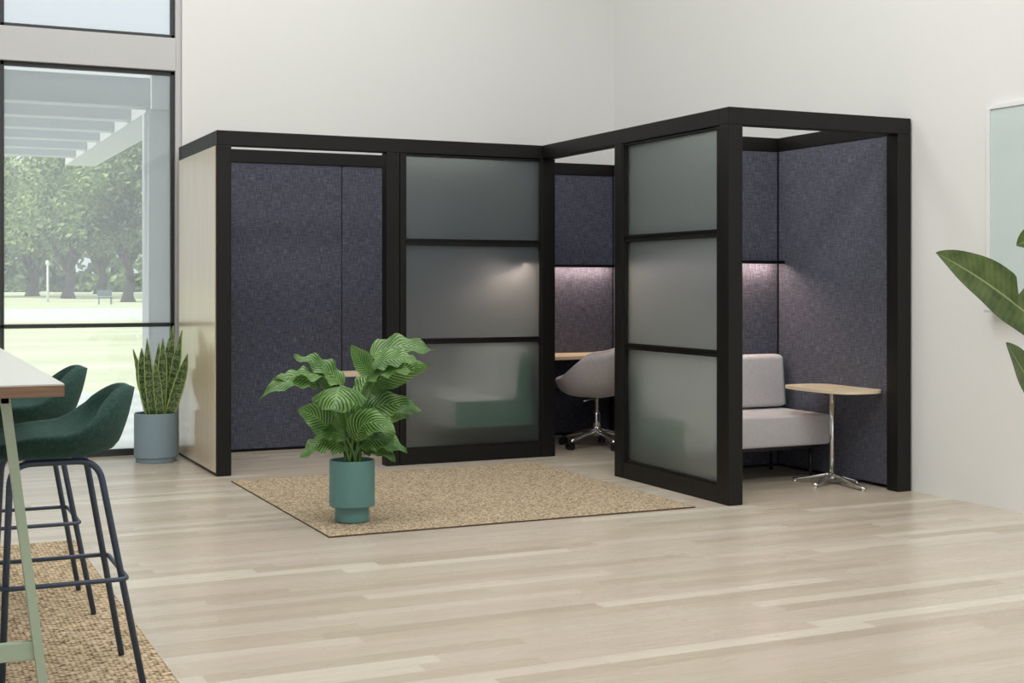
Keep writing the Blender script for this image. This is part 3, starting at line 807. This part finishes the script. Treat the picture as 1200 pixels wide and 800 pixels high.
for i, ((bx, mx), (tx, ty), d, wd) in enumerate(SL):
    p0 = sight(bx, 490, T1+d*.5); p0.z = .30; p1 = sight(mx, 455, T1+d); p2 = sight(tx, ty, T1+d*1.4)
    lf = leaf(bmesh.new(), p0, p1, p2, wd, camn+RV*(.5*math.sin(i*1.9)), .35, .01, prof=sprof, seed=i, nu=22, nv=6)
    o = obj('leaf', lf, M['snake'], sn)
    so = o.modifiers.new('thickness', 'SOLIDIFY'); so.thickness = .005

# --- bird of paradise just outside the right edge, its leaves reaching into view
BP = sight(1345, 332, 4.3); BP.z = 0; T2 = 4.3
pt_ = thing('planter', BP, 'white round planter of the tall broad-leaved plant at the right', 'plant pot')
auto(obj('pot', lathe(bmesh.new(), [(0, 0), (.15, 0), (.17, .02), (.19, .38), (.185, .384), (.175, .38), (.17, .34), (0, .338)], tuple(BP), 48), M['white'], pt_))
auto(obj('soil', lathe(bmesh.new(), [(0, .3385), (.169, .3385), (.1, .35), (0, .352)], tuple(BP), 40), M['soil'], pt_))
bp = thing('bird_of_paradise', BP+UP*.34, 'tall broad-leaved plant reaching in from the right edge before the board', 'houseplant')
def q(x, y, t): return sight(x, y, t)
bprof = lambda u: (math.sin(PI*u)**.6 if u < .5 else max(0, math.cos(PI*(u-.5)))**.82) if u < 1 else 0
BL = [((q(1262, 420, 4.25), q(1175, 335, 4.12), q(1096, 296, 4.0)), .175, camn*.85+UP*.45-RV*.05, .10, (.40, .47, 1)),
      ((q(1250, 520, 4.2), q(1208, 450, 4.1), q(1179, 401, 4.0)), .14, camn*.7+UP*.3+RV*.4, .10, None),
      ((q(1300, 330, 4.4), q(1235, 262, 4.4), q(1191, 288, 4.35)), .15, camn*.8+UP*.4, .10, None),
      ((q(1360, 250, 4.4), q(1370, 150, 4.4), q(1400, 60, 4.3)), .20, camn*.8+RV*.3, .10, None),
      ((q(1400, 330, 4.5), q(1460, 260, 4.5), q(1530, 280, 4.4)), .20, UP*.7+camn*.6, .10, None)]
for i, (P, wd, nr_, cup, notch) in enumerate(BL):
    obj('leaf', leaf(bmesh.new(), P[0], P[1], P[2], wd, nr_, cup, .008, nu=60, nv=14, prof=bprof, seed=i, notch=notch), M['banana'], bp)
    root = BP+Vector((.06*math.cos(i*1.3), .06*math.sin(i*1.3), .34)); mid = (root+P[0])/2+UP*.12
    pts_ = [(1-u)**2*root+2*u*(1-u)*mid+u*u*(P[0]+(P[1]-P[0])*.06) for u in [k/12 for k in range(13)]]
    obj('leaf_stem', tube(bmesh.new(), pts_, [.014-.0006*k for k in range(13)], 10), M['darkstem'], bp, True)

# ================================================================== GLASS BOARD ON THE RIGHT WALL
gb = thing('glass_board', (XW, 5.2, 1.76), 'pale green glass board in a thin white frame on the right wall', 'glass board')
by0, by1, bz0, bz1 = 4.45, 5.958, 1.181, 2.334
obj('board_glass', B((XW-.016, by0+.02, bz0+.02), (XW-.006, by1-.02, bz1-.02)), M['board'], gb)
fr = bmesh.new()
for a, b in (((by0, bz0), (by1, bz0+.024)), ((by0, bz1-.024), (by1, bz1)), ((by0, bz0+.024), (by0+.024, bz1-.024)), ((by1-.024, bz0+.024), (by1, bz1-.024))):
    box(fr, (XW-.024, a[0], a[1]), (XW-.001, b[0], b[1]), 0)
obj('board_frame', fr, M['white'], gb)
led = thing('marker_ledge', (XW, 5.5, 1.14), 'small pale ledge on the right wall just below the glass board', 'ledge')
obj('tray', B((XW-.07, 5.30, 1.134), (XW-.001, 5.935, 1.150), .003), M['trimgrey'], led)

# ================================================================== PARK
tree(80, 118, 3.0, [(-3, 10, 6.5, 6, .3), (2.5, 13, 5.5, 4.8, .25), (-1, 6.2, 6, 2.6, .2), (5, 8, 4, 4, .15)], M['treeleaf'], 'broad leafy park tree with a slim dark trunk, left of centre in the window', 1, 9000, .28)
tree(150, 96, 3.0, [(0, 8, 5, 4.8, .3), (2.5, 10, 4, 3.6, .25), (-3, 8, 4, 4.2, .25), (0, 5, 5, 2.0, .15)], M['treeleaf2'], 'leafy park tree with a thick trunk beside the pergola column', 2, 8500, .27)
tree(38, 140, 3.2, [(0, 9, 6.5, 6, .4), (4, 12, 4.5, 4, .2), (-5, 7, 5, 3.8, .3)], M['treeleaf2'], 'dark rounded park tree towards the left mullion', 3, 7000, .38)
tree(-10, 128, 3.2, [(0, 8, 5, 5, .5), (-5, 7, 4.5, 4.5, .4)], M['treeleaf'], 'pale leafy park tree at the left edge of the window', 4, 6000, .33)
tree(118, 166, 3.6, [(0, 12, 8, 8, .5), (9, 9, 7, 6, .3), (-9, 9, 6, 6, .3)], M['treeleaf'], 'farthest park tree filling the gap between the nearer trunks', 5, 9000, .5)
hb = sight(90, 332, 205); hb.z = 0
bm = bmesh.new(); rnd = random.Random(9)
for _ in range(5200):
    u = rnd.uniform(-60, 40); z = abs(rnd.gauss(0, 1.3))+.1; p = hb+RV*u+FV*rnd.uniform(-1.5, 1.5)+UP*min(z*1.7, 6.5)
    a = Vector((rnd.gauss(0, 1), rnd.gauss(0, 1), rnd.gauss(0, 1))).normalized(); b = a.orthogonal().normalized(); q_ = rnd.uniform(.6, 1.1)
    bm.faces.new([bm.verts.new(p+a*q_), bm.verts.new(p+b*q_*.6), bm.verts.new(p-a*q_), bm.verts.new(p-b*q_*.6)])
hd = thing('hedge', hb, 'long dark hedge closing the park behind the tree trunks', 'hedge')
obj('hedge_foliage', bm, M['treeleaf2'], hd)
bn = sight(123, 332, 85); bn.z = -.02
be = thing('park_bench', bn, 'low blue grey bench standing on the lawn under the trees', 'bench')
M['bench'] = mat('bench_paint', (.18, .24, .27), .6)
obj('seat', B((bn.x-.45, bn.y-.2, .38), (bn.x+.45, bn.y+.2, .45), .01), M['bench'], be)
obj('backrest', B((bn.x-.45, bn.y+.16, .5), (bn.x+.45, bn.y+.22, .85), .01), M['bench'], be)
for dx in (-.38, .38): obj('leg', B((bn.x+dx-.03, bn.y-.18, -.03), (bn.x+dx+.03, bn.y+.22, .4), .005), M['bench'], be)
pn = sight(56, 332, 95); pn.z = -.02
pp = thing('lamp_post', pn, 'thin white lamp post standing between the park trees', 'lamp post')
obj('pole', tube(bmesh.new(), [pn, pn+UP*2.6], [.09, .07], 10), M['white'], pp, True)
obj('lamp_head', lathe(bmesh.new(), [(0, 2.55), (.12, 2.6), (.16, 2.8), (.06, 2.95), (0, 2.96)], tuple(pn), 16), M['white'], pp, True)
